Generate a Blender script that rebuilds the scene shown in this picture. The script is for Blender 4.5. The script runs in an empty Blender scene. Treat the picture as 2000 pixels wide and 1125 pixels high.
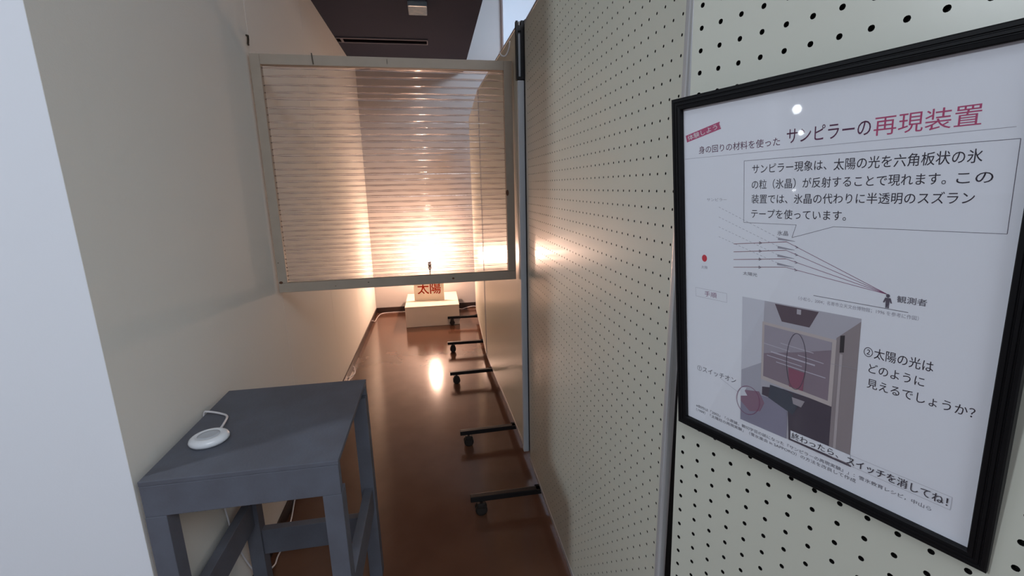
import bpy, bmesh, math, random
from mathutils import Vector, Matrix
from math import sin, cos, pi, radians, sqrt

sc = bpy.context.scene
COL = sc.collection
random.seed(7)

# ---------------------------------------------------------------- camera, world, lights, exposure
F_PX, PITCH, YAW, ROLL = 893.35, 0.218986, 0.1651593, -0.0206708
CAM_H = 1.4
fw = Vector((sin(YAW)*cos(PITCH), cos(YAW)*cos(PITCH), -sin(PITCH)))
rt = Vector((cos(YAW), -sin(YAW), 0)); up = rt.cross(fw)
r2 = cos(ROLL)*rt + sin(ROLL)*up
u2 = -sin(ROLL)*rt + cos(ROLL)*up
cam_d = bpy.data.cameras.new('camera'); cam = bpy.data.objects.new('camera', cam_d); COL.objects.link(cam)
cam_d.sensor_width = 36; cam_d.lens = F_PX/2000*36; cam_d.clip_start = 0.02; cam_d.clip_end = 60
m = Matrix(((r2.x, u2.x, -fw.x, 0), (r2.y, u2.y, -fw.y, 0), (r2.z, u2.z, -fw.z, CAM_H), (0, 0, 0, 1)))
cam.matrix_world = m
sc.camera = cam
sc.view_settings.view_transform = 'Standard'; sc.view_settings.look = 'None'
sc.view_settings.gamma = 1.0; sc.view_settings.use_curve_mapping = False
sc.view_settings.exposure = 0.1

w = bpy.data.worlds.new('world'); sc.world = w; w.use_nodes = True
w.node_tree.nodes['Background'].inputs[0].default_value = (0.62, 0.72, 0.9, 1)
w.node_tree.nodes['Background'].inputs[1].default_value = 0.03

def area(name, loc, target, size, power, color, size_y=None):
    d = bpy.data.lights.new(name, 'AREA'); d.energy = power; d.color = color
    d.shape = 'RECTANGLE'; d.size = size; d.size_y = size_y or size
    o = bpy.data.objects.new(name, d); COL.objects.link(o); o.location = loc
    o.rotation_euler = (Vector(target)-Vector(loc)).to_track_quat('-Z', 'Y').to_euler()
    return o
COOL = (0.82, 0.90, 1.0)
area('key_spotlight', (-3.15, -0.04, 2.58), (0.3, 1.4, 1.2), 0.30, 38, COOL)
area('room_ceiling_light', (0.8, -1.7, 3.3), (0.5, -1.0, 0), 2.6, 128, COOL, 2.0)
side = area('far_wall_fill', (1.35, 3.1, 3.1), (0.75, 5.3, 2.9), 0.5, 6, (0.60, 0.78, 1.0), 0.3)  # unseen light added to brighten only the upper far wall
side.data.spread = radians(75)
BULB_POWER = 62.0
BULB_COLOR = (1.0, 0.60, 0.36)

# ---------------------------------------------------------------- materials
def mat(name, color, rough=0.6, spec=0.5, metal=0.0, bump=None, vary=None, coat=0.0):
    """principled; bump=(scale, strength, distance); vary=(scale, amount, colour2) mottles the colour"""
    M = bpy.data.materials.new(name); M.use_nodes = True
    nt = M.node_tree; b = nt.nodes['Principled BSDF']
    b.inputs['Base Color'].default_value = (*color, 1)
    b.inputs['Roughness'].default_value = rough
    b.inputs['Specular IOR Level'].default_value = spec
    b.inputs['Metallic'].default_value = metal
    b.inputs['Coat Weight'].default_value = coat
    tc = nt.nodes.new('ShaderNodeTexCoord')
    if vary:
        n = nt.nodes.new('ShaderNodeTexNoise'); n.inputs['Scale'].default_value = vary[0]; n.inputs['Detail'].default_value = 6
        r = nt.nodes.new('ShaderNodeMapRange'); r.inputs['From Min'].default_value = .35; r.inputs['From Max'].default_value = .65
        r.inputs['To Min'].default_value = 0; r.inputs['To Max'].default_value = vary[1]
        mx = nt.nodes.new('ShaderNodeMix'); mx.data_type = 'RGBA'
        mx.inputs[6].default_value = (*color, 1); mx.inputs[7].default_value = (*vary[2], 1)
        nt.links.new(tc.outputs['Object'], n.inputs['Vector']); nt.links.new(n.outputs[0], r.inputs['Value'])
        nt.links.new(r.outputs[0], mx.inputs[0]); nt.links.new(mx.outputs[2], b.inputs['Base Color'])
    if bump:
        n = nt.nodes.new('ShaderNodeTexNoise'); n.inputs['Scale'].default_value = bump[0]; n.inputs['Detail'].default_value = 5
        bp = nt.nodes.new('ShaderNodeBump'); bp.inputs['Strength'].default_value = bump[1]; bp.inputs['Distance'].default_value = bump[2]
        nt.links.new(tc.outputs['Object'], n.inputs['Vector']); nt.links.new(n.outputs[0], bp.inputs['Height'])
        nt.links.new(bp.outputs[0], b.inputs['Normal'])
    return M

def flat(name, color, rough=0.7):
    return mat(name, color, rough, 0.2)

M_wall = mat('cream_wallcloth', (0.79, 0.775, 0.72), 0.8, 0.2, bump=(260, 0.25, 0.002), vary=(1.6, 0.12, (0.72, 0.705, 0.66)))
M_wall_white = mat('white_wall_paint', (0.78, 0.80, 0.84), 0.75, 0.25, bump=(300, 0.12, 0.001))
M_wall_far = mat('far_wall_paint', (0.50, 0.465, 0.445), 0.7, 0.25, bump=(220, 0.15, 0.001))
M_floor = mat('brown_linoleum', (0.112, 0.050, 0.029), 0.14, 0.55, bump=(9, 0.10, 0.004), vary=(5, 0.5, (0.145, 0.070, 0.042)))
M_base = mat('dark_brown_vinyl', (0.03, 0.016, 0.012), 0.35, 0.5)
M_soffit = mat('charcoal_ceiling', (0.036, 0.041, 0.062), 0.9, 0.1, bump=(90, 0.3, 0.002), vary=(3, .3, (0.043, .045, .068)))
M_ceil = flat('white_ceiling', (0.75, 0.76, 0.78))
M_slot_shade = mat('slot_shade', (0.003, 0.003, 0.004), 0.9, 0.0)
M_vent_grey = mat('vent_grey_metal', (0.13, 0.125, 0.15), 0.45, 0.5)
M_board = mat('laminated_pegboard', (0.60, 0.605, 0.515), 0.30, 0.5, bump=(30, 0.05, 0.001), vary=(2.2, .15, (.57, .59, .51)))
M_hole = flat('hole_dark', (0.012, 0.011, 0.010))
M_alu = mat('pale_aluminium', (0.55, 0.56, 0.57), 0.35, 0.5, metal=0.35)
M_whitepole = mat('white_enamel', (0.62, 0.66, 0.70), 0.35, 0.5)
M_black = mat('black_enamel', (0.010, 0.009, 0.010), 0.45, 0.25)
M_rubber = mat('black_rubber', (0.018, 0.014, 0.012), 0.5, 0.4)
M_table = mat('slate_paint', (0.115, 0.125, 0.155), 0.55, 0.4, bump=(160, 0.35, 0.0015), vary=(11, .55, (0.085, .085, .10)))
M_plastic = mat('white_plastic', (0.78, 0.80, 0.83), 0.22, 0.5)
M_button = mat('grey_plastic', (0.50, 0.53, 0.57), 0.3, 0.5)
M_cord = mat('white_cord', (0.72, 0.70, 0.72), 0.4, 0.5)
M_wood = mat('pale_wood', (0.41, 0.345, 0.28), 0.6, 0.3, bump=(40, 0.25, 0.001), vary=(14, .4, (0.35, .295, .235)))
M_knot = mat('brown_knot', (0.12, 0.055, 0.03), 0.6, 0.3)
M_nail = mat('dark_nail', (0.06, 0.045, 0.03), 0.4, 0.5, metal=.5)
M_box = mat('cream_painted_board', (0.66, 0.57, 0.49), 0.6, 0.3, bump=(120, 0.1, 0.001))
M_card = mat('cream_card', (0.78, 0.70, 0.58), 0.6, 0.3)
M_red = flat('red_print', (0.62, 0.045, 0.012))
M_socket = mat('dark_socket', (0.05, 0.035, 0.025), 0.4, 0.5)
M_frame = mat('black_poster_frame', (0.005, 0.005, 0.006), 0.45, 0.18)
M_paper = mat('poster_paper', (0.80, 0.82, 0.87), 0.6, 0.2)
M_ink = flat('dark_grey_ink', (0.115, 0.10, 0.13))
M_ink_p = flat('plum_ink', (0.26, 0.10, 0.19))
M_ink_r = flat('crimson_ink', (0.46, 0.075, 0.17))
M_ink_w = flat('white_ink', (0.80, 0.80, 0.83))
M_ink_l = flat('pale_grey_ink', (0.34, 0.33, 0.38))

def fresnel2(nt, ior):
    """fresnel that gives the same value on either side of a thin sheet"""
    N = nt.nodes.new; L = nt.links.new
    g = N('ShaderNodeNewGeometry'); mr = N('ShaderNodeMapRange'); mr.inputs['To Min'].default_value = ior; mr.inputs['To Max'].default_value = 1/ior
    fr = N('ShaderNodeFresnel'); L(g.outputs['Backfacing'], mr.inputs['Value']); L(mr.outputs[0], fr.inputs['IOR'])
    return fr

def film():
    M = bpy.data.materials.new('clear_plastic_tape'); M.use_nodes = True
    nt = M.node_tree; nt.nodes.clear(); N = nt.nodes.new; L = nt.links.new
    out = N('ShaderNodeOutputMaterial')
    tr = N('ShaderNodeBsdfTransparent'); tr.inputs[0].default_value = (0.95, 0.93, 0.93, 1)
    df = N('ShaderNodeBsdfDiffuse'); df.inputs[0].default_value = (0.74, 0.66, 0.64, 1)
    tl = N('ShaderNodeBsdfTranslucent'); tl.inputs[0].default_value = (0.85, 0.80, 0.78, 1)
    rf = N('ShaderNodeBsdfRefraction'); rf.inputs['IOR'].default_value = 1.03; rf.inputs['Roughness'].default_value = 0.35
    gl = N('ShaderNodeBsdfGlossy'); gl.inputs['Roughness'].default_value = 0.115; gl.inputs[0].default_value = (.95, .95, .95, 1)
    haze = N('ShaderNodeMixShader'); haze.inputs[0].default_value = 0.5; L(df.outputs[0], haze.inputs[1]); L(tl.outputs[0], haze.inputs[2])
    h2 = N('ShaderNodeMixShader'); h2.inputs[0].default_value = 0.16; L(haze.outputs[0], h2.inputs[1]); L(rf.outputs[0], h2.inputs[2])
    base = N('ShaderNodeMixShader'); base.inputs[0].default_value = 0.15; L(tr.outputs[0], base.inputs[1]); L(h2.outputs[0], base.inputs[2])
    fr = fresnel2(nt, 2.2)
    tc = N('ShaderNodeTexCoord'); mp = N('ShaderNodeMapping'); mp.inputs['Scale'].default_value = (22, 90, 90)
    nz = N('ShaderNodeTexNoise'); nz.inputs['Scale'].default_value = 1.0; nz.inputs['Detail'].default_value = 4
    bp = N('ShaderNodeBump'); bp.inputs['Strength'].default_value = 0.22; bp.inputs['Distance'].default_value = 0.002
    L(tc.outputs['Object'], mp.inputs[0]); L(mp.outputs[0], nz.inputs['Vector']); L(nz.outputs[0], bp.inputs['Height'])
    for n_ in (gl, fr): L(bp.outputs[0], n_.inputs['Normal'])
    mx = N('ShaderNodeMixShader'); L(fr.outputs[0], mx.inputs[0]); L(base.outputs[0], mx.inputs[1]); L(gl.outputs[0], mx.inputs[2])
    L(mx.outputs[0], out.inputs[0])
    return M
M_film = film()
def fold():
    M = bpy.data.materials.new('creased_tape_edge'); M.use_nodes = True
    nt = M.node_tree; nt.nodes.clear(); N = nt.nodes.new; L = nt.links.new
    out = N('ShaderNodeOutputMaterial'); tr = N('ShaderNodeBsdfTransparent'); tr.inputs[0].default_value = (.7, .62, .60, 1)
    gl = N('ShaderNodeBsdfGlossy'); gl.inputs['Roughness'].default_value = .2; gl.inputs[0].default_value = (.9, .88, .88, 1)
    df = N('ShaderNodeBsdfDiffuse'); df.inputs[0].default_value = (.30, .23, .21, 1)  # dark tint imitates the thick fold's shade against the lamp
    a = N('ShaderNodeMixShader'); a.inputs[0].default_value = .65; L(tr.outputs[0], a.inputs[1]); L(df.outputs[0], a.inputs[2])
    fr = fresnel2(nt, 1.5); b_ = N('ShaderNodeMixShader'); L(fr.outputs[0], b_.inputs[0]); L(a.outputs[0], b_.inputs[1]); L(gl.outputs[0], b_.inputs[2])
    L(b_.outputs[0], out.inputs[0]); return M
M_fold = fold()

def clear_pane():
    M = bpy.data.materials.new('acrylic_pane'); M.use_nodes = True
    nt = M.node_tree; nt.nodes.clear(); N = nt.nodes.new; L = nt.links.new
    out = N('ShaderNodeOutputMaterial'); tr = N('ShaderNodeBsdfTransparent'); gl = N('ShaderNodeBsdfGlossy')
    gl.inputs['Roughness'].default_value = 0.03
    fr = fresnel2(nt, 1.49)
    mx = N('ShaderNodeMixShader'); L(fr.outputs[0], mx.inputs[0]); L(tr.outputs[0], mx.inputs[1]); L(gl.outputs[0], mx.inputs[2])
    L(mx.outputs[0], out.inputs[0])
    return M
M_pane = clear_pane()

def emit(name, color, strength):
    M = bpy.data.materials.new(name); M.use_nodes = True
    b = M.node_tree.nodes['Principled BSDF']; b.inputs['Base Color'].default_value = (.8, .8, .8, 1)
    b.inputs['Emission Color'].default_value = (*color, 1); b.inputs['Emission Strength'].default_value = strength
    return M

# ---------------------------------------------------------------- mesh helpers
def obj(name, bm, material, parent=None, smooth=False, loc=None, rot=None):
    me = bpy.data.meshes.new(name)
    if isinstance(bm, bmesh.types.BMesh):
        bm.to_mesh(me); bm.free()
    else:
        me.from_pydata(bm[0], [], bm[1]); me.update()
    for mt in (material if isinstance(material, (list, tuple)) else [material]): me.materials.append(mt)
    if smooth:
        for p in me.polygons: p.use_smooth = True
    o = bpy.data.objects.new(name, me); COL.objects.link(o)
    if parent: o.parent = parent
    if loc: o.location = loc
    if rot: o.rotation_euler = rot
    return o

def thing(name, label, cat, loc=(0, 0, 0), group=None, rot=None):
    o = bpy.data.objects.new(name, None); COL.objects.link(o); o.location = loc; o.empty_display_size = .05
    if rot: o.rotation_euler = rot
    return tag(o, label, cat, group)

def tag(o, label, cat, group=None):
    o['label'] = label; o['category'] = cat
    if group: o['group'] = group
    return o

def struct(o):
    o['kind'] = 'structure'; return o

def bx(bm, x0, x1, y0, y1, z0, z1, bev=0.0, mi=0):
    r = bmesh.ops.create_cube(bm, size=1.0)
    vs = r['verts']
    for v in vs:
        v.co = Vector((x0+(v.co.x+.5)*(x1-x0), y0+(v.co.y+.5)*(y1-y0), z0+(v.co.z+.5)*(z1-z0)))
    fs = set(f for v in vs for f in v.link_faces)
    for f in fs: f.material_index = mi
    if bev:
        es = list(set(e for v in vs for e in v.link_edges))
        bmesh.ops.bevel(bm, geom=es, offset=bev, segments=2, affect='EDGES', profile=.6)
    return bm

def box(x0, x1, y0, y1, z0, z1, bev=0.0):
    return bx(bmesh.new(), x0, x1, y0, y1, z0, z1, bev)

def tube(pts, r, seg=8, cap=True):
    """round tube along a polyline, parallel transport"""
    P = [Vector(p) for p in pts]; V = []; Fc = []
    t0 = (P[1]-P[0]).normalized()
    n = t0.orthogonal().normalized()
    for i, p in enumerate(P):
        t = ((P[min(i+1, len(P)-1)]-P[max(i-1, 0)])).normalized()
        n = (n-t*n.dot(t)).normalized(); b = t.cross(n)
        rr = r[i] if isinstance(r, (list, tuple)) else r
        for k in range(seg):
            a = 2*pi*k/seg; V.append(tuple(p+n*cos(a)*rr+b*sin(a)*rr))
    for i in range(len(P)-1):
        for k in range(seg):
            a, b_ = i*seg+k, i*seg+(k+1) % seg
            Fc.append((a, b_, b_+seg, a+seg))
    if cap:
        Fc.append(tuple(range(seg))[::-1]); Fc.append(tuple((len(P)-1)*seg+k for k in range(seg)))
    return V, Fc

def spline(pts, n=8):
    P = [Vector(p) for p in pts]; out = []
    for i in range(len(P)-1):
        p0 = P[max(i-1, 0)]; p1 = P[i]; p2 = P[i+1]; p3 = P[min(i+2, len(P)-1)]
        for k in range(n):
            t = k/n
            out.append(0.5*((2*p1)+(-p0+p2)*t+(2*p0-5*p1+4*p2-p3)*t*t+(-p0+3*p1-3*p2+p3)*t**3))
    out.append(P[-1]); return out

def lathe(prof, seg=32, cx=0, cy=0):
    V = []; Fc = []
    for r, z in prof:
        for k in range(seg):
            a = 2*pi*k/seg; V.append((cx+r*cos(a), cy+r*sin(a), z))
    for i in range(len(prof)-1):
        for k in range(seg):
            a, b = i*seg+k, i*seg+(k+1) % seg
            Fc.append((a, b, b+seg, a+seg))
    Fc.append(tuple(range(seg))[::-1]); Fc.append(tuple((len(prof)-1)*seg+k for k in range(seg)))
    return V, Fc

# ---------------------------------------------------------------- the setting
struct(obj('floor', box(-6, 3.6, -4.1, 5.5, -0.05, 0), M_floor))
wl = struct(obj('wall_left', box(-0.85, -0.722, 1.155, 5.4, 0, 3.4), M_wall))
for y0, y1 in ((1.1565, 2.2135), (2.2165, 3.1705), (3.1735, 4.1365), (4.1385, 5.298)):
    obj('wall_panel', box(-0.722, -0.710, y0, y1, 0.0, 3.4, .0008), M_wall, wl)
struct(obj('wall_front', box(-6, -0.710, 1.055, 1.155, 0, 3.4), [M_wall_white]))
# the end of the front wall is covered by the same wallcloth as the corridor side
obj('wall_end_strip', box(-0.7105, -0.7092, 1.0555, 1.156, 0, 3.4), M_wall, bpy.data.objects['wall_front'])
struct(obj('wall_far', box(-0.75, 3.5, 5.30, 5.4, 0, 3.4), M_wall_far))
struct(obj('trim_1', box(0.83, 1.45, 5.20, 5.2995, 0, 3.4, .004), M_wall_white))
struct(obj('wall_right', box(3.5, 3.6, -4.1, 5.4, 0, 3.4), M_wall_white))
struct(obj('wall_back', box(-6, 3.5, -4.1, -4.0, 0, 3.4), M_wall_white))
struct(obj('wall_outer', box(-6.1, -6.0, -4.1, 1.155, 0, 3.4), M_wall_white))
struct(obj('baseboard_left', box(-0.7095, -0.7005, 1.157, 5.292, 0.0005, 0.06, .0015), M_base))
struct(obj('baseboard_far', box(-0.7, 0.9, 5.290, 5.2995, 0.0005, 0.06, .0015), M_base))
struct(obj('ceiling', box(-6, 3.6, -4.1, 5.5, 3.4, 3.45), M_ceil))
struct(obj('ceiling_soffit', box(-0.7095, 0.403, 2.2, 5.2995, 2.61, 3.3995), M_soffit))

v = thing('ceiling_vent', 'long narrow air slot with grey rim in the dark ceiling', 'vent', (-.33, 4.28, 2.61))
def at_v(b): 
    bmesh.ops.translate(b, verts=b.verts, vec=(.33, -4.28, -2.61)); return b
obj('slot', at_v(box(-.699, .028, 4.245, 4.335, 2.603, 2.609)), M_slot_shade, v)  # solid black bar in place of the opening's shaded depth
b = bmesh.new(); bx(b, -.700, .036, 4.225, 4.243, 2.598, 2.609, .002); bx(b, -.700, .036, 4.337, 4.350, 2.598, 2.609, .002); bx(b, .028, .036, 4.243, 4.337, 2.598, 2.609)
obj('rim', at_v(b), M_vent_grey, v)
obj('divider', at_v(box(-.668, -.650, 4.243, 4.337, 2.598, 2.605)), M_vent_grey, v)

cl = thing('ceiling_light', 'small square pale lamp cover on the dark ceiling', 'ceiling light', (-.027, 3.47, 2.61))
def diffuser():
    b = bmesh.new(); bx(b, -.063, .063, -.085, .085, -.045, -.012, .006); return b
M_cover = mat('frosted_cover', (0.24, 0.31, 0.36), 0.25, 0.5, vary=(30, .4, (.42, .47, .5)))
obj('cover', diffuser(), M_cover, cl)
obj('mounting_plate', box(-.055, .055, -.075, .075, -.012, -.0005), M_vent_grey, cl)

# ---------------------------------------------------------------- perforated partition panels
def pegface(W, H, us, zs, r, depth=.006, seg=10):
    """plate in the (u,z) plane, normal -n, with real round holes; coordinates (u, w, z), w grows into the board"""
    V = []; Fc = []; mi = []
    p = us[1]-us[0] if len(us) > 1 else .03
    hp = abs(p)/2; hz = abs(zs[1]-zs[0])/2
    u0, u1 = us[0]-hp, us[-1]+hp; z0, z1 = zs[0]-hz, zs[-1]+hz
    def quad(a, b, c, d):
        if b-a < 1e-6 or d-c < 1e-6: return
        n = len(V); V.extend([(a, 0, c), (b, 0, c), (b, 0, d), (a, 0, d)]); Fc.append((n, n+1, n+2, n+3)); mi.append(0)
    quad(0, W, 0, z0); quad(0, W, z1, H); quad(0, u0, z0, z1); quad(u1, W, z0, z1)
    # outline of the cell square sampled at seg directions, corners forced
    angs = sorted(set([2*pi*k/seg for k in range(seg)] + [pi/4+k*pi/2 for k in range(4)]))
    ring = []
    for a in angs:
        c, s = cos(a), sin(a); k = hp/max(abs(c), abs(s)); ring.append((c, s, k))
    ns = len(ring)
    for uc in us:
        for zc in zs:
            n = len(V)
            for c, s, k in ring: V.append((uc+c*k, 0, zc+s*k*hz/hp))
            for c, s, k in ring: V.append((uc+c*r, 0, zc+s*r))
            for c, s, k in ring: V.append((uc+c*r, depth, zc+s*r))
            for i in range(ns):
                j = (i+1) % ns
                Fc.append((n+i, n+j, n+ns+j, n+ns+i)); mi.append(0)
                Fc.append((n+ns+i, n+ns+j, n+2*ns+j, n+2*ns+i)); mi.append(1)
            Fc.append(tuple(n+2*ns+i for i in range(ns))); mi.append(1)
    return V, Fc, mi

def partition(label, P0, P1, z0, z1, holes, pole_ends=(True, True), feet=(), foot_len=.31):
    """P0->P1 run of the face seen from the corridor; the board's body lies to the right (+normal)"""
    P0 = Vector((*P0, 0)); P1 = Vector((*P1, 0)); d = (P1-P0); W = d.length; d.normalize()
    nrm = Vector((d.y, -d.x, 0))        # away from the corridor
    root = thing('pegboard_partition', label, 'partition', (P0.x, P0.y, 0), 'white perforated partition panels on wheels',
                 rot=(0, 0, math.atan2(d.y, d.x)))
    # local frame: x along d, y = left of d => -nrm
    H = z1-z0; T = .034
    if holes:
        us, zs = holes[:2]
        V_, F_, mi = pegface(W, H, us, [z-z0 for z in zs], holes[2] if len(holes) > 2 else .0033)
        V_ = [(a, -b-.0, c+z0) for a, b, c in V_]
        o = obj('perforated_face', (V_, [f[::-1] for f in F_]), [M_board, M_hole], root)
        o.data.polygons.foreach_set('material_index', mi)
        o.data.update()
        obj('board_core', box(0.0, W, -T, -.0062, z0, z1), M_board, root)
    else:
        obj('board_core', box(0.0, W, -T, 0, z0, z1, .0006), M_board, root)
    # aluminium edge channels
    obj('bottom_rail', box(0, W, -T-.003, .0015, z0-.022, z0, .001), M_alu, root)
    obj('top_rail', box(0, W, -T-.003, .0015, z1, z1+.010, .001), M_alu, root)
    for s, on in ((0, pole_ends[0]), (1, pole_ends[1])):
        if on:
            x = -.016 if s == 0 else W
            obj('edge_post', box(x, x+.016, -T-.002, .0015, z0-.022, z1+.010, .004), M_alu, root, smooth=False)
    for fu in feet:
        ft = obj('foot', box(fu-.014, fu+.014, -T-foot_len*.9, foot_len, .068, .092, .003), M_black, root)
        b = bmesh.new(); bx(b, fu-.02, fu+.02, -T-.02, .02, .092, z0-.018, .002)
        obj('foot_bracket', b, M_black, ft)
        for sy in (foot_len-.045, -T-foot_len*.9+.045):
            for dx in (-.012, .012):
                V_, F_ = lathe([(.020, -.008), (.0255, -.006), (.0265, 0), (.0255, .006), (.020, .008)], 18)
                V_ = [(fu+dx+z, sy+x, .0268+y) for x, y, z in V_]
                obj('caster_wheel', (V_, F_), M_rubber, ft, smooth=False)
            b = bmesh.new(); bx(b, fu-.022, fu+.022, sy-.018, sy+.018, .040, .062, .004); bx(b, fu-.006, fu+.006, sy-.006, sy+.006, .060, .069)
            obj('caster_housing', b, M_rubber, ft)
    return root

Z0, Z1 = .107, 2.028
zsA = [1.656-.03*k for k in range(-12, 51)][::-1]
zsA = [z for z in zsA if z < Z1-.02 and z > Z0+.02]
usA = [.729+.0297*k-.715 for k in range(0, 42)]; usA = [u for u in usA if u < 1.965-.715-.02]
partition('perforated white panel with pale glow, between the black-framed poster and the tape screen', (.400, .715), (.400, 1.965), Z0, Z1,
          (usA, zsA, .0025), (False, False), feet=(1.035, .16))
usB = [.03+.03*k for k in range(0, 43)]
partition('white panel standing right behind the tape screen with its near feet out', (.395, 2.075), (.358, 3.40), Z0, 2.060,
          None, (True, True), feet=(.24, 1.08))
partition('farthest white panel, beside the lamp and the cream box', (.356, 3.445), (.405, 4.85), Z0, 2.060,
          None, (True, True), feet=(.36, 1.17))
# poster panel, turned towards the viewer
A2 = .34886
dD = Vector((-sin(A2), cos(A2)))
PP = Vector((.394, .672))
Wd = .90
near = PP + dD*(-.008-Wd); far_ = PP + dD*(-.008)
usD = [Wd-(.022*.96-.008) - .0300*k for k in range(0, 29)][::-1]
zsD = sorted([.9737 - .0289*k for k in range(-36, 29)])
zsD = [z for z in zsD if Z0+.02 < z < Z1-.02]
partition('large perforated white panel, nearest to the viewer, that carries the black-framed poster', near, far_, Z0, Z1,
          (usD, zsD), (False, False), feet=(.12,), foot_len=.20)

for ch in bpy.data.objects['pegboard_partition.003'].children:      # the carrying panel leans a touch forward
    if not ch.name.startswith('foot'):
        for v_ in ch.data.vertices: v_.co.y += (v_.co.z-.974)*.030

post = thing('corner_post', 'rounded pale aluminium post left of the poster, between two panels', 'post', (.412, .692, 0))
obj('shaft', box(-.017, -.001, .007, .0225, .02, 2.038, .004), M_alu, post)
obj('end_cap', box(-.016, -.002, .008, .0215, .003, .019, .003), M_black, post)

obj('gap_shade', box(-.0005, .020, .009, .018, .003, 2.03), M_black, post)['label'] = 'black strip standing in for the dark of the gap'  # black strip added to give the shade of the open gap

pole = thing('hinge_pole', 'thin white pole with black bracket on top at the panel joint', 'pole', (.389, 2.012, 0))
obj('shaft', box(-.0135, .0135, -.013, .013, .115, 1.828, .004), M_whitepole, pole)
obj('joint_shade', box(.0145, .020, -.035, .02, .115, 2.05), M_black, pole)  # black strip stands in for the dark gap beside the pole
b = bmesh.new()
bx(b, -.018, -.009, -.012, .012, 1.830, 2.052, .001); bx(b, .002, .024, -.016, .012, 1.830, 2.052, .001)
bx(b, -.009, .002, -.012, .012, 1.830, 1.842); bx(b, -.009, .002, -.012, .012, 2.015, 2.035)
obj('bracket', b, M_black, pole)
obj('bracket_slot', box(-.009, .002, .006, .010, 1.842, 2.015), M_whitepole, pole)

# ---------------------------------------------------------------- grey table
TX0, TX1, TY0, TY1, TZ = -.692, -.259, 1.042, 1.528, .765
tb = thing('side_table', 'slate-grey painted wooden table in the corner, carrying the white switch', 'table', (TX0, TY0, 0))
def tl(x0, x1, y0, y1, z0, z1, bev=.0015): return box(x0-TX0, x1-TX0, y0-TY0, y1-TY0, z0, z1, bev)
obj('tabletop', tl(TX0, TX1, TY0, TY1, TZ-.012, TZ), M_table, tb)
obj('apron', tl(TX0+.001, TX1-.001, TY0, TY0+.022, TZ-.092, TZ-.0122), M_table, tb)
obj('apron', tl(TX0+.001, TX1-.001, TY1-.022, TY1, TZ-.050, TZ-.0122), M_table, tb)
L = .045
for x in (TX0, TX1-L):
    obj('leg', tl(x, x+L, TY0, TY0+L, 0, TZ-.0924), M_table, tb)
    obj('leg', tl(x, x+L, TY1-L, TY1, 0, TZ-.0504), M_table, tb)
for x in (TX0+.004, TX1-.034):
    obj('stretcher', tl(x, x+.028, TY0+L, TY1-L, .285, .375), M_table, tb)
    obj('apron', tl(x, x+.022, TY0+L, TY1-L, TZ-.040, TZ-.0122), M_table, tb)
obj('stretcher', tl(TX0+L, TX1-L, TY1-.036, TY1-.008, .160, .255), M_table, tb)

sw = thing('foot_switch', 'round white plastic push switch with grey button on the slate-grey table', 'switch', (-.607, 1.196, TZ+.0005), rot=(0, 0, .5))
sw.scale = (1.07, .97, 1)
body = lathe([(.030, 0), (.038, .001), (.0425, .006), (.0435, .011), (.041, .017), (.035, .0215), (.028, .0225), (.0255, .0205)], 40)
obj('switch_body', body, M_plastic, sw, smooth=True)
obj('button', lathe([(.0245, .0195), (.0240, .0215), (.018, .0222), (.010, .0212), (.002, .0208)], 32), M_button, sw, smooth=True)

cpts = [(-.598, 1.235, TZ+.012), (-.602, 1.272, TZ+.012), (-.615, 1.322, TZ+.008), (-.645, 1.350, TZ+.006), (-.682, 1.366, TZ+.007), (-.697, 1.372, TZ+.002),
        (-.7015, 1.376, TZ-.03), (-.7015, 1.385, .60), (-.701, 1.42, .30), (-.694, 1.52, .06), (-.672, 1.60, .012), (-.675, 1.66, .004), (-.668, 1.74, .004), (-.672, 1.80, .02), (-.684, 1.88, .010),
        (-.698, 1.98, .020), (-.7055, 2.1, .03), (-.7055, 2.9, .03), (-.7055, 3.32, .03), (-.690, 3.40, .012), (-.668, 3.48, .010), (-.690, 3.60, .012), (-.7055, 3.70, .03), (-.7055, 4.70, .03), (-.700, 4.80, .050), (-.686, 4.93, .006), (-.678, 5.10, .004), (-.655, 5.225, .004), (-.59, 5.268, .004), (-.36, 5.274, .004), (-.10, 5.276, .004)]
tag(obj('power_cord', tube(spline(cpts, 8), .0031, 8), M_cord, smooth=True), 'white power cord running from the table switch along the left wall to the far wall', 'cord')
c2 = [(.228, 5.255, .004), (.27, 5.23, .004), (.32, 5.250, .01), (.40, 5.262, .02), (.50, 5.27, .006), (.62, 5.26, .004)]
tag(obj('extension_cord', tube(spline(c2, 8), .004, 8), M_cord, smooth=True), 'short white cord on the floor right of the cream box', 'cord')

# ---------------------------------------------------------------- cream box, sun card, lamp
bxr = thing('display_box', 'low cream painted box on the floor at the far end of the corridor', 'box', (-.064, 4.93, 0))
obj('box_body', box(-.274, .274, -.305, .305, .001, .2055, .003), M_box, bxr)
obj('box_top', box(-.276, .276, -.307, .307, .2057, .2165, .002), M_box, bxr)
cardang = -.10

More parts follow.
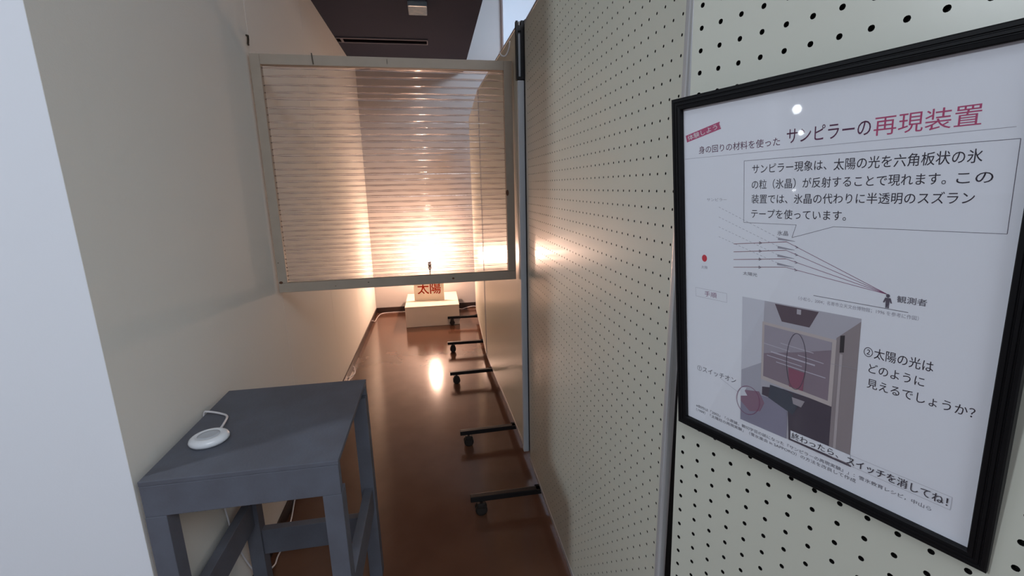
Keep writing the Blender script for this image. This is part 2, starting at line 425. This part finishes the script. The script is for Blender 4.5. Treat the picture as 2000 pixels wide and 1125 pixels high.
def text_mesh(s, bold=0.0):
    cu = bpy.data.curves.new('txt', 'FONT'); cu.body = s; cu.size = 1.0; cu.resolution_u = 3
    o = bpy.data.objects.new('txt', cu); COL.objects.link(o)
    dg = bpy.context.evaluated_depsgraph_get()
    me = bpy.data.meshes.new_from_object(o.evaluated_get(dg))
    bpy.data.objects.remove(o); bpy.data.curves.remove(cu)
    if bold:      # heavier strokes: shifted repeats of the glyph faces
        V = [v.co.copy() for v in me.vertices]; P = [tuple(p.vertices) for p in me.polygons]; n = len(V)
        AV, AF = [], []
        for k, (dx, dy) in enumerate(((0, 0), (1, 0), (-1, 0), (0, 1), (0, -1))):
            AV += [(v.x+dx*bold, v.y+dy*bold, 0) for v in V]; AF += [tuple(i+k*n for i in p) for p in P]
        bpy.data.meshes.remove(me); me = bpy.data.meshes.new('txt'); me.from_pydata(AV, [], AF); me.update()
    return me

def lettering(s, u0, u1, v0, v1, mt, parent, xf, name='lettering', bold=0.0, skew=0.0, keep=None):
    """s fitted into [u0,u1]x[v0,v1]; xf maps (u,v) to the parent's local space.
       v0/v1 are the bottom/top of a full-height character"""
    me = text_mesh(s, bold); me.name = name
    xs = [v.co.x for v in me.vertices]; ys = [v.co.y for v in me.vertices]
    x0, x1 = min(xs), max(xs)
    y0, y1 = (min(ys), max(ys)) if keep is None else keep
    for v in me.vertices:
        a = (v.co.x-x0)/(x1-x0); b_ = (v.co.y-y0)/(y1-y0)
        u = u0+a*(u1-u0); vv = v0+b_*(v1-v0)+skew*(u-u0)
        v.co = Vector(xf(u, vv))
    me.materials.clear(); me.materials.append(mt)
    for p in me.polygons: p.material_index = 0
    o = bpy.data.objects.new(name, me); COL.objects.link(o); o.parent = parent
    return o

cd = thing('sign_card', 'cream card with red characters standing on the cream box before the lamp', 'sign', (-.092, 4.885, .2168), rot=(0, 0, cardang))
obj('card', box(-.160, .160, 0, .003, 0, .222, .0005), M_card, cd)
obj('card_foot', box(-.06, .06, .0032, .025, .0, .003), M_card, cd)
lettering('太陽', -.122, .128, .068, .192, M_red, cd, lambda u, v: (u, -.0012, v), 'red_lettering', bold=.012)
cd.children[-1]['label'] = 'two large red Japanese characters'

lp = thing('bulb_stand', 'glowing clear bulb on a thin dark stand behind the sign card', 'lamp', (-.070, 4.965, .2167))
obj('lamp_base', lathe([(.033, 0), (.035, .004), (.033, .012), (.02, .018), (.008, .024)], 28), M_socket, lp, smooth=True)
obj('stem', lathe([(.006, .02), (.006, .322)], 12), M_socket, lp, smooth=True)
obj('socket', lathe([(.008, .317), (.017, .327), (.020, .342), (.014, .357), (.019, .367), (.019, .384), (.013, .388)], 24), M_socket, lp, smooth=True)
obj('socket_collar', lathe([(.013, .388), (.016, .396), (.018, .404), (.022, .408), (.019, .414), (.013, .418)], 24), M_vent_grey, lp, smooth=True)
M_bulb = emit('lit_bulb', (1.0, .63, .46), 1150)
prof = [(.012, .418)] + [(.012+.018*sin(pi*min(1, t)/2)**1.2, .418+.030*t) for t in (.25, .5, .75, 1)]
prof += [(.030*cos(a), .452+.030*sin(a)) for a in [k*pi/16 for k in range(0, 8)]] + [(.002, .482)]
obj('bulb', (lathe(prof, 24)), M_bulb, lp, smooth=True)

# ---------------------------------------------------------------- tape screen hung across the corridor
FW, FH = 1.083, .992
fs = thing('tape_screen', 'pale wooden frame strung with clear plastic tapes, hung across the corridor', 'screen',
           (-.158, 2.163, 1.450), rot=(radians(-.69), 0, .021))
sd = .032
def fb(x0, x1, z0, z1, y0=0, y1=sd): return box(x0, x1, y0, y1, z0, z1, .0015)
obj('frame_rail', fb(-FW/2+.038, FW/2-.038, FH/2-.040, FH/2), M_wood, fs)['label'] = 'top rail'
obj('frame_rail', fb(-FW/2, FW/2, -FH/2, -FH/2+.042), M_wood, fs)['label'] = 'bottom rail'
obj('frame_stile', fb(-FW/2, -FW/2+.0378, -FH/2+.0425, FH/2), M_wood, fs)['label'] = 'left stile'
obj('frame_stile', fb(FW/2-.0378, FW/2, -FH/2+.0425, FH/2), M_wood, fs)['label'] = 'right stile'
XI0, XI1 = -FW/2+.0385, FW/2-.0385

def tape(zc, tilt, h, seed):
    rnd = random.Random(seed)
    nx, nt = 34, 12
    V = []; Fc = []
    k1, k2, ph = rnd.uniform(.0, .0010), rnd.uniform(0, .0008), rnd.uniform(0, 6.28)
    a_top = rnd.uniform(-.20, -.13); a_bot = rnd.uniform(.85, 1.45)
    dz0 = rnd.uniform(-.0015, .0015); dz1 = rnd.uniform(-.0015, .0015)
    prof = []; y = z = 0.0; rnd_f = rnd.random()
    for j in range(nt):
        prof.append((y, z))
        t = j/(nt-2)
        a = a_top+.13*t+(a_bot-a_top-.13)*max(0, t-.5)/.5
        if j == nt-2: y += .0002; z -= (.0012 + .0012*rnd_f)
        else: y -= cos(a)*.0029*h; z -= sin(a)*.0042*h
    yc = sum(p[0] for p in prof)/nt
    zc_ = (prof[0][1]+prof[-1][1])/2
    for i in range(nx+1):
        s = i/nx; x = XI0+(XI1-XI0)*s
        off = k1*sin(ph+s*7)+k2*sin(ph*2+s*23)+dz0*(1-s)+dz1*s
        tw = tilt+.035*sin(ph+s*3.1)*rnd.uniform(.9, 1.1)
        pinch = min(1, .35+min(s, 1-s)*14)
        for j, (py, pz) in enumerate(prof):
            dy, dz = (py-yc), (pz-zc_)
            dy, dz = dy*cos(tw)-dz*sin(tw), dy*sin(tw)+dz*cos(tw)
            wob = .0005*sin(j*1.7+s*61+ph)
            V.append((x, .016+dy*pinch, zc+off+dz*pinch+wob))
    for i in range(nx):
        for j in range(nt-1):
            a = i*nt+j; Fc.append((a, a+1, a+nt+1, a+nt))
    return V, Fc

NT = 37
ztop, zbot = FH/2-.052, -FH/2+.056
pinb = lathe([(.0006, 0), (.0006, .003), (.0028, .004), (.0024, .0055), (.001, .006)], 8)
pin_me = None
for i in range(NT):
    frac = i/(NT-1)
    z = ztop+(zbot-ztop)*(frac*1.28-.28*frac*frac)+random.uniform(-.0035, .0035)
    t = obj('tape_strip', tape(z, random.uniform(-.035, .035), random.uniform(.85, 1.1)*(1.28-.5*frac), i*13+5), [M_film, M_fold], fs, smooth=True)
    for pi_, pf in enumerate(t.data.polygons):
        if pi_ % 11 == 10: pf.material_index = 1
    if pin_me is None:
        p = obj('pin', pinb, M_nail, t, smooth=True); pin_me = p.data
    else:
        p = bpy.data.objects.new('pin', pin_me); COL.objects.link(p); p.parent = t
    p.location = (XI0-.0006, .010+random.uniform(-.003, .003), z+random.uniform(-.003, .003)); p.rotation_euler = (0, pi/2, 0)

def disc(cx, cz, rx, rz, y=-.0008, seg=12):
    V = [(cx+rx*cos(2*pi*k/seg), y, cz+rz*sin(2*pi*k/seg)) for k in range(seg)]
    V += [(x, 0.0, z) for x, _, z in V]
    Fc = [tuple(range(seg))] + [(k, seg+k, seg+(k+1) % seg, (k+1) % seg) for k in range(seg)]
    return V, Fc
for cx, cz, rx, rz, mt_ in ((-FW/2+.012, -FH/2+.046, .008, .006, M_knot), (FW/2-.034, -.080, .007, .014, M_knot), (-.30, -FH/2+.017, .002, .0018, M_nail),
                         (-.155, -FH/2+.026, .0035, .002, M_nail), (.235, -FH/2+.022, .006, .0045, M_knot), (-FW/2+.01, -FH/2+.135, .0018, .0025, M_nail), (.0, FH/2-.018, .0015, .012, M_nail)):
    obj('knot' if mt_ is M_knot else 'nail_head', disc(cx, cz, rx, rz), mt_, fs)
obj('hanging_pin', tube([(-.300, -.004, FH/2+.006), (-.2985, -.004, FH/2-.018), (-.297, -.004, FH/2-.036)], .0024, 8), M_nail, fs)

hk = tube([(-.7095, 2.188, 2.020), (-.702, 2.186, 2.018), (-.700, 2.178, 2.002), (-.700, 2.170, 1.984), (-.698, 2.168, 1.978)], .0042, 8)
tag(obj('wall_hook', hk, M_nail, smooth=True), 'small dark metal hook on the wall over the frame corner', 'hook')
hk = tube(spline([(.372, 2.158, 2.020), (.370, 2.157, 2.000), (.362, 2.158, 1.975), (.350, 2.160, 1.960), (.336, 2.163, 1.962), (.326, 2.165, 1.976)], 6), .0030, 8)
tag(obj('wire_hook', hk, M_cord, smooth=True), 'white curved wire hook above the right end of the wooden frame', 'hook')

# ---------------------------------------------------------------- poster
QC = Vector((.4307, .4699, 1.2637)); qy, ql, qr = .3662, .0935, .0178
uu = Vector((sin(qy), -cos(qy), 0)); nn = Vector((-cos(qy), -sin(qy), 0)); vz = Vector((0, 0, 1))
v2 = cos(ql)*vz+sin(ql)*nn; n2 = cos(ql)*nn-sin(ql)*vz
u3 = cos(qr)*uu+sin(qr)*v2; v3 = -sin(qr)*uu+cos(qr)*v2
PW, PH, PB = .3756, .510, .0157
po = thing('framed_poster', 'black-framed poster with Japanese text and diagram, leaning forward on the near panel', 'poster')
po.matrix_world = Matrix(((u3.x, v3.x, n2.x, QC.x), (u3.y, v3.y, n2.y, QC.y), (u3.z, v3.z, n2.z, QC.z), (0, 0, 0, 1)))
# local: x right, y up, z towards the viewer; front face of the frame at z=0
def ring(x, y, bdr, z0, z1):
    o = [(-x, -y), (x, -y), (x, y), (-x, y)]; i = [(-x+bdr, -y+bdr), (x-bdr, -y+bdr), (x-bdr, y-bdr), (-x+bdr, y-bdr)]
    V = [(a, b_, z1) for a, b_ in o]+[(a, b_, z1) for a, b_ in i]+[(a, b_, z0) for a, b_ in o]+[(a, b_, z0) for a, b_ in i]
    Fc = []
    for k in range(4):
        j = (k+1) % 4
        Fc += [(k, j, 4+j, 4+k), (8+k, 8+4+k, 8+4+j, 8+j), (k, 8+k, 8+j, j), (4+k, 4+j, 12+j, 12+k)]
    return V, Fc
def side(a, b_, c, d):   # one moulding bar with ridges, mitred ends
    pass
# four mitred bars with a ridged section
sec = [(0, -.013), (0, -.0015), (.0015, 0), (.0045, 0), (.0052, -.0012), (.0060, -.0012), (.0067, 0), (.0092, 0), (.0099, -.0012), (.0107, -.0012), (.0114, 0), (PB-.001, -.0004), (PB, -.0014), (PB, -.0075)]
cs = [(-PW/2, -PH/2), (PW/2, -PH/2), (PW/2, PH/2), (-PW/2, PH/2)]
for k in range(4):
    A = Vector(cs[k]); B = Vector(cs[(k+1) % 4]); t = (B-A).normalized(); nin = Vector((-t.y, t.x))
    V = []; Fc = []
    for (a, z) in sec:
        p = A+t*a+nin*a; q = B-t*a+nin*a
        V.append((p.x, p.y, z)); V.append((q.x, q.y, z))
    n_ = len(sec)
    for i in range(n_-1): Fc.append((2*i, 2*i+1, 2*i+3, 2*i+2))
    Fc.append((2*n_-2, 2*n_-1, 1, 0)); Fc.append(tuple(2*i for i in range(n_))); Fc.append(tuple(2*i+1 for i in range(n_))[::-1])
    obj('frame_bar', (V, Fc), M_frame, po)
iw, ih = PW/2-PB+.003, PH/2-PB+.003
obj('backing_board', box(-iw, iw, -ih, ih, -.0125, -.0075), M_frame, po)
paper = obj('poster_sheet', box(-iw, iw, -ih, ih, -.0074, -.0068), M_paper, po)
pane = obj('clear_pane', ([(-iw+.001, -ih+.001, -.0045), (iw-.001, -ih+.001, -.0045), (iw-.001, ih-.001, -.0045), (-iw+.001, ih-.001, -.0045)], [(0, 1, 2, 3)]), M_pane, po)
pane['label'] = 'clear glossy cover sheet'
ZP = -.0068
def XF(layer=1): return lambda u, v: (u, v, ZP+.00012*layer)
KANJI = (-.12, .88)
def T(s, u0, u1, vc, h, mt_=M_ink, bold=0.0, layer=1, rot=None, name='lettering', nat=False):
    me = text_mesh(s, bold); me.name = name
    xs = [v.co.x for v in me.vertices]; x0, x1 = min(xs), max(xs)
    # CJK glyphs run from about -0.1 to 0.85 em: keep natural vertical metrics
    for v in me.vertices:
        u = u0+(v.co.x-x0)/(x1-x0)*(u1-u0); vv = vc+(v.co.y-YM)/EM*h
        if rot:
            cu, cv, ang = rot; du, dv = u-cu, vv-cv
            u, vv = cu+du*cos(ang)-dv*sin(ang), cv+du*sin(ang)+dv*cos(ang)
        v.co = Vector((u, vv, ZP+.00012*layer))
    me.materials.clear(); me.materials.append(mt_)
    o = bpy.data.objects.new(name, me); COL.objects.link(o); o.parent = paper
    return o
_m = text_mesh('陽'); _y = [v.co.y for v in _m.vertices]; YM = (min(_y)+max(_y))/2; EM = (max(_y)-min(_y)); bpy.data.meshes.remove(_m)

def poly(pts, mt_, layer=1, name='printed_shape'):
    V = [(u, v, ZP+.00012*layer) for u, v in pts]
    a = sum(pts[i][0]*pts[(i+1) % len(pts)][1]-pts[(i+1) % len(pts)][0]*pts[i][1] for i in range(len(pts)))
    f = tuple(range(len(pts)));
    return obj(name, (V, [f if a > 0 else f[::-1]]), mt_, paper)
def lines(segs, wd, mt_, layer=1, name='printed_line'):
    V = []; Fc = []
    for (a, b_) in segs:
        A = Vector(a); B = Vector(b_); t = (B-A).normalized(); nrm = Vector((-t.y, t.x))*wd/2
        n = len(V); V += [(*(A-nrm), ZP+.00012*layer), (*(B-nrm), ZP+.00012*layer), (*(B+nrm), ZP+.00012*layer), (*(A+nrm), ZP+.00012*layer)]
        Fc.append((n, n+1, n+2, n+3))
    return obj(name, (V, Fc), mt_, paper)
def ell(cu, cv, ru, rv, wd, mt_, layer=1, ang=0, n=48):
    pts = []
    for k in range(n+1):
        a = 2*pi*k/n; x, y = ru*cos(a), rv*sin(a); pts.append((cu+x*cos(ang)-y*sin(ang), cv+x*sin(ang)+y*cos(ang)))
    return lines(list(zip(pts[:-1], pts[1:])), wd, mt_, layer, 'printed_ring')

# heading
tg = math.atan2(.0116, .0536)
poly([(-.1686, .2040), (-.1150, .2156), (-.1128, .2064), (-.1664, .1948)], M_ink_r, 1, 'printed_tag')
T('体験しよう！', -.1655, -.1130, .2052, .0066, M_ink_w, .0, 2, rot=(-.1405, .2052, tg))
T('身の回りの材料を使った', -.1470, -.0350, .1822, .0093, M_ink_p, .004)
T('サンピラーの', -.0275, .0560, .1865, .0165, M_ink_p, .004)
T('再現装置', .0585, .1375, .1862, .0178, M_ink_r, .0)
lines([((-.1705, .1722), (.1592, .1732))], .0004, M_ink_l)
# speech box
lines([((-.0798, .1632), (.1628, .1634)), ((.1628, .1634), (.1637, .0842)), ((.1637, .0842), (.0279, .0842)), ((.0279, .0842), (-.0168, .0689)),
       ((-.0168, .0689), (-.0124, .0845)), ((-.0124, .0845), (-.0790, .0849)), ((-.0790, .0849), (-.0798, .1632))], .00045, M_ink)
T('サンピラー現象は、', -.0688, .0170, .1520, .0108, M_ink, .003)
T('太陽の光を六角板状の氷', .0240, .1415, .1515, .0116, M_ink, .003)
T('の粒（氷晶）が反射することで現れます。', -.0690, .1190, .1330, .0108, M_ink, .003)
T('この', .1260, .1500, .1330, .0108, M_ink, .003)
T('装置では、氷晶の代わりに半透明のスズラン', -.0690, .1400, .1150, .0108, M_ink, .003)
T('テープを使っています。', -.0690, .0395, .0965, .0108, M_ink, .003)
# ray diagram
V_ = [(-.139+.0042*cos(2*pi*k/24), .0305+.0052*sin(2*pi*k/24)) for k in range(24)]
poly(V_, flat('sun_red_ink', (.60, .03, .05)), 1, 'printed_sun')
T('太陽', -.1445, -.1340, .0170, .0042, M_ink_l)
T('サンピラー', -.1345, -.1040, .1145, .0042, M_ink_l)
T('氷晶', -.0345, -.0215, .0735, .0056, M_ink)
T('太陽光', -.0790, -.0590, .0165, .0046, M_ink)
T('観測者', .0915, .1160, .0120, .0068, M_ink_l, .02)
eye = (.0830, .0155)
rs, rb, dots, arr, cry = [], [], [], [], []
for k in range(4):
    v0 = .0552-.0108*k; v1 = .0634-.0106*k
    rs.append(((-.0930, v0), (-.0230, v1))); rb.append(((-.0230, v1), eye))
    for s0, vm in ((-.0570, v0+(v1-v0)*.52),):
        arr.append(((s0, vm+.0020), (s0, vm-.0020))); arr.append(((s0, vm+.0016), (s0+.003, vm))); arr.append(((s0, vm-.0016), (s0+.003, vm)))
    du, dv = eye[0]+.0230, eye[1]-v1
    m_ = (-.0230+du*.115, v1+dv*.115); arr += [((m_[0]-.0018, m_[1]+.0014), (m_[0]+.0018, m_[1]-.0006)), ((m_[0]-.0012, m_[1]-.0014), (m_[0]+.0018, m_[1]-.0006))]
    cry.append([(-.0335, v1+.0006), (-.0130, v1-.0004+.0004), (-.0128, v1-.0030+.0034), (-.0333, v1+.0036)])
    st = (-.0330, v1+.004); en = (-.1180, st[1]+(.052, .047, .042, .037)[k]*.62+.006)
    n = 17
    for j in range(n):
        a0, a1 = j/n, (j+.55)/n
        dots.append(((st[0]+(en[0]-st[0])*a0, st[1]+(en[1]-st[1])*a0), (st[0]+(en[0]-st[0])*a1, st[1]+(en[1]-st[1])*a1)))
lines(rs, .0007, flat('dark_red_ink', (.20, .04, .06)))
lines(rb, .0006, M_ink_p)
lines(dots, .00045, M_ink_l)['kind'] = 'stuff'
lines(arr, .0006, M_ink)['kind'] = 'stuff'
for c_ in cry: poly([(a, b_+.001) for a, b_ in c_], M_ink_l, 2, 'printed_crystal')
# little observer
hd = [(.0838+.0017*cos(2*pi*k/12), .0140+.0020*sin(2*pi*k/12)) for k in range(12)]
poly(hd, M_ink, 3, 'printed_figure')
poly([(.0815, .0118), (.0862, .0118), (.0878, .0065), (.0866, .0062), (.0857, .0092), (.0853, .0005), (.0842, .0005), (.0839, .0055), (.0836, .0005), (.0825, .0005), (.0820, .0092), (.0811, .0062), (.0799, .0065)], M_ink, 3, 'printed_figure')
lines([((.0110, .0012), (.1020, -.0006))], .0006, M_ink)
T('（小松ら，2004；名寄市立天文台博物館；1996 を参考に作図）', -.0060, .1110, -.0052, .0045, M_ink_l)
lines([((-.1545, -.0159), (-.1030, -.0165)), ((-.1030, -.0165), (-.1024, -.0297)), ((-.1024, -.0297), (-.1542, -.0292)), ((-.1542, -.0292), (-.1545, -.0159))], .0003, M_ink_l)
T('手順', -.1390, -.1190, -.0228, .0078, M_ink_p)
# printed photograph (flat print on the sheet)
g = lambda n_, c: flat('print_'+n_, c)
pL, pR, pT, pB_ = -.0790, .0618, -.0166, -.2040
poly([(pL, pT), (pR, pT), (pR, pB_), (pL, pB_)], g('wall', (.46, .45, .50)), 1, 'printed_photo')
poly([(pL, pT), (-.0480, pT), (-.0500, -.1050), (pL, -.1250)], g('pale', (.60, .61, .67)), 2)
poly([(pL, -.1250), (-.0500, -.1050), (-.0500, -.1500), (-.0380, -.150), (pL, -.165)], g('mid', (.42, .42, .48)), 2)
poly([(-.0345, -.0180), (.0180, -.0180), (.0085, -.0400), (-.0250, -.0400)], g('soffit', (.13, .10, .12)), 2)
poly([(-.0070, -.0195), (-.0020, -.0195), (-.0020, -.0260), (-.0070, -.0260)], g('lampspot', (.45, .42, .46)), 3)
poly([(.0385, -.0455), (pR, -.0200), (pR, pB_), (.0385, pB_)], g('board', (.30, .26, .27)), 2)
poly([(.0030, -.204), (.0385, -.204), (.0385, -.1330), (-.02, -.1330), (-.0480, -.1400), (-.0480, -.152), (-.0130, -.155), (-.010, -.204)], g('floor', (.085, .072, .095)), 3)
poly([(-.0500, -.0455), (.0390, -.0480), (.0385, -.1345), (-.0500, -.1290)], g('frame', (.52, .46, .45)), 4)
poly([(-.0470, -.0495), (.0345, -.0520), (.0340, -.1285), (-.0470, -.1235)], g('tapes', (.26, .21, .25)), 5)
poly([(-.0470, -.0495), (.0345, -.0520), (.0343, -.0620), (.0050, -.0730), (-.0470, -.0900)], g('tapes_pale', (.36, .33, .38)), 6)
for k, (a, c_, w_, h_) in enumerate(((-.030, -.076, .034, .0010), (-.010, -.086, .055, .0020), (-.020, -.092, .045, .0011), (.000, -.098, .060, .0012), (-.005, -.070, .040, .0010), (.012, -.080, .030, .0010))):
    poly([(a-w_/2, c_), (a+w_/2, c_-.002), (a+w_/2, c_-.002+h_), (a-w_/2, c_+h_)], g('streak', (.50, .47, .54)), 7)
poly([(-.0140, -.100), (.0060, -.101), (.0050, -.1265), (-.0120, -.1262)], g('glow', (.28, .11, .16)), 7)
poly([(.0425, -.0415), (.0470, -.0400), (.0472, -.0610), (.0428, -.0625)], g('bracket', (.05, .045, .05)), 4)
poly([(.0432, -.064), (.0462, -.064), (.0462, -.204), (.0432, -.204)], g('poleprint', (.46, .41, .42)), 4)
poly([(-.0370, -.1330), (-.0220, -.1330), (-.0080, -.1360), (.0000, -.1500), (-.0060, -.1650), (-.0390, -.1530)], g('chair', (.075, .085, .11)), 6)
poly([(-.0080, -.1400), (.0080, -.1400), (.0040, -.1500), (-.0060, -.1490)], g('boxprint', (.36, .33, .36)), 7)
poly([(pL, -.1560), (-.0250, -.1520), (-.0130, -.1640), (-.0130, -.2040), (pL, -.2040)], g('tableprint', (.27, .26, .34)), 5)
poly([(pL, -.1560), (-.0520, -.1490), (-.0440, -.1640), (-.0500, -.1790), (-.0650, -.1850), (-.0790, -.1740)], g('tableplum', (.27, .17, .23)), 6)
poly([(pL, -.1520), (-.0700, -.1500), (-.0730, -.1560), (-.0690, -.1620), (pL, -.1660)], g('whitepaper', (.66, .68, .74)), 7)
ell(-.0048, -.0892, .0118, .0382, .0007, M_ink, 9)
ell(-.0680, -.1690, .0170, .0225, .0007, M_ink_p, 9, -.2)
lines([((.0345, -.0790), (.0620, -.0765))], .0004, M_ink_l, 9)
lines([((-.1120, -.1500), (-.0830, -.1620))], .0003, M_ink_l, 9)
T('①スイッチオン', -.1530, -.0870, -.1462, .0090, M_ink_l, .006)
T('②太陽の光は', .0665, .1270, -.0535, .0118, M_ink, .004)
T('どのように', .0725, .1215, -.0722, .0112, M_ink, .004)
T('見えるでしょうか？', .0722, .1615, -.0905, .0112, M_ink, .004)
poly([(-.0076, -.1885), (.0622, -.1890), (.0622, -.2010), (-.0072, -.2008)], M_paper, 8, 'printed_strip')
lines([((-.0076, -.1885), (.1545, -.1890)), ((.1545, -.1890), (.1545, -.2045)), ((.1545, -.2045), (.0640, -.2030))], .0003, M_ink_l, 9)
lines([((-.0072, -.2024), (.0640, -.2034))], .0022, g('shadowbar', (.10, .085, .11)), 9)
T('終わったら、', -.0060, .0500, -.1952, .0090, M_ink, .006, 10)
T('スイッチを消してね！', .0590, .1520, -.1968, .0104, M_ink, .006, 10)
T('※制作は「2002」「小原誠，親切学芸の誌になった『サンピラーの再現実験』」：雪氷教育レシピ，中山ら', -.1560, .1400, -.2140, .0050, M_ink_l, .012)
T('（1999）「太陽柱の再現実験」（雪氷楽会 in SAPPORO）の方法を改良して作成', -.1560, .0700, -.2212, .0050, M_ink_l, .012)

# ---------------------------------------------------------------- lamp stand in the outer room (seen only as glints in the poster's cover)
ls = thing('lamp_stand', 'slim stand with three small round lamps in the outer room, mirrored in the poster cover', 'lamp', (-2.85, .94, 0))
obj('stand_base', lathe([(.10, .001), (.10, .012), (.03, .02), (.010, .03)], 28), M_black, ls, smooth=True)
obj('stand_pole', lathe([(.008, .02), (.008, 1.45)], 12), M_black, ls, smooth=True)
M_small = emit('small_lamp', (.92, .96, 1.0), 26)
for k, (x, y, z, r) in enumerate(((-2.86, .948-.03, 1.34, .030), (-2.85, .91-.02, 1.18, .018), (-2.80, .95-.03, .79, .009))):
    a = (x+2.85, y-.94, z)
    obj('lamp_globe', ([(a[0]+p[0], a[1]+p[1]-.0, a[2]+p[2]) for p in lathe([(r*sin(pi*j/10)+.0005, -r*cos(pi*j/10)) for j in range(11)], 20)[0]], lathe([(r*sin(pi*j/10)+.0005, -r*cos(pi*j/10)) for j in range(11)], 20)[1]), M_small, ls, smooth=True)
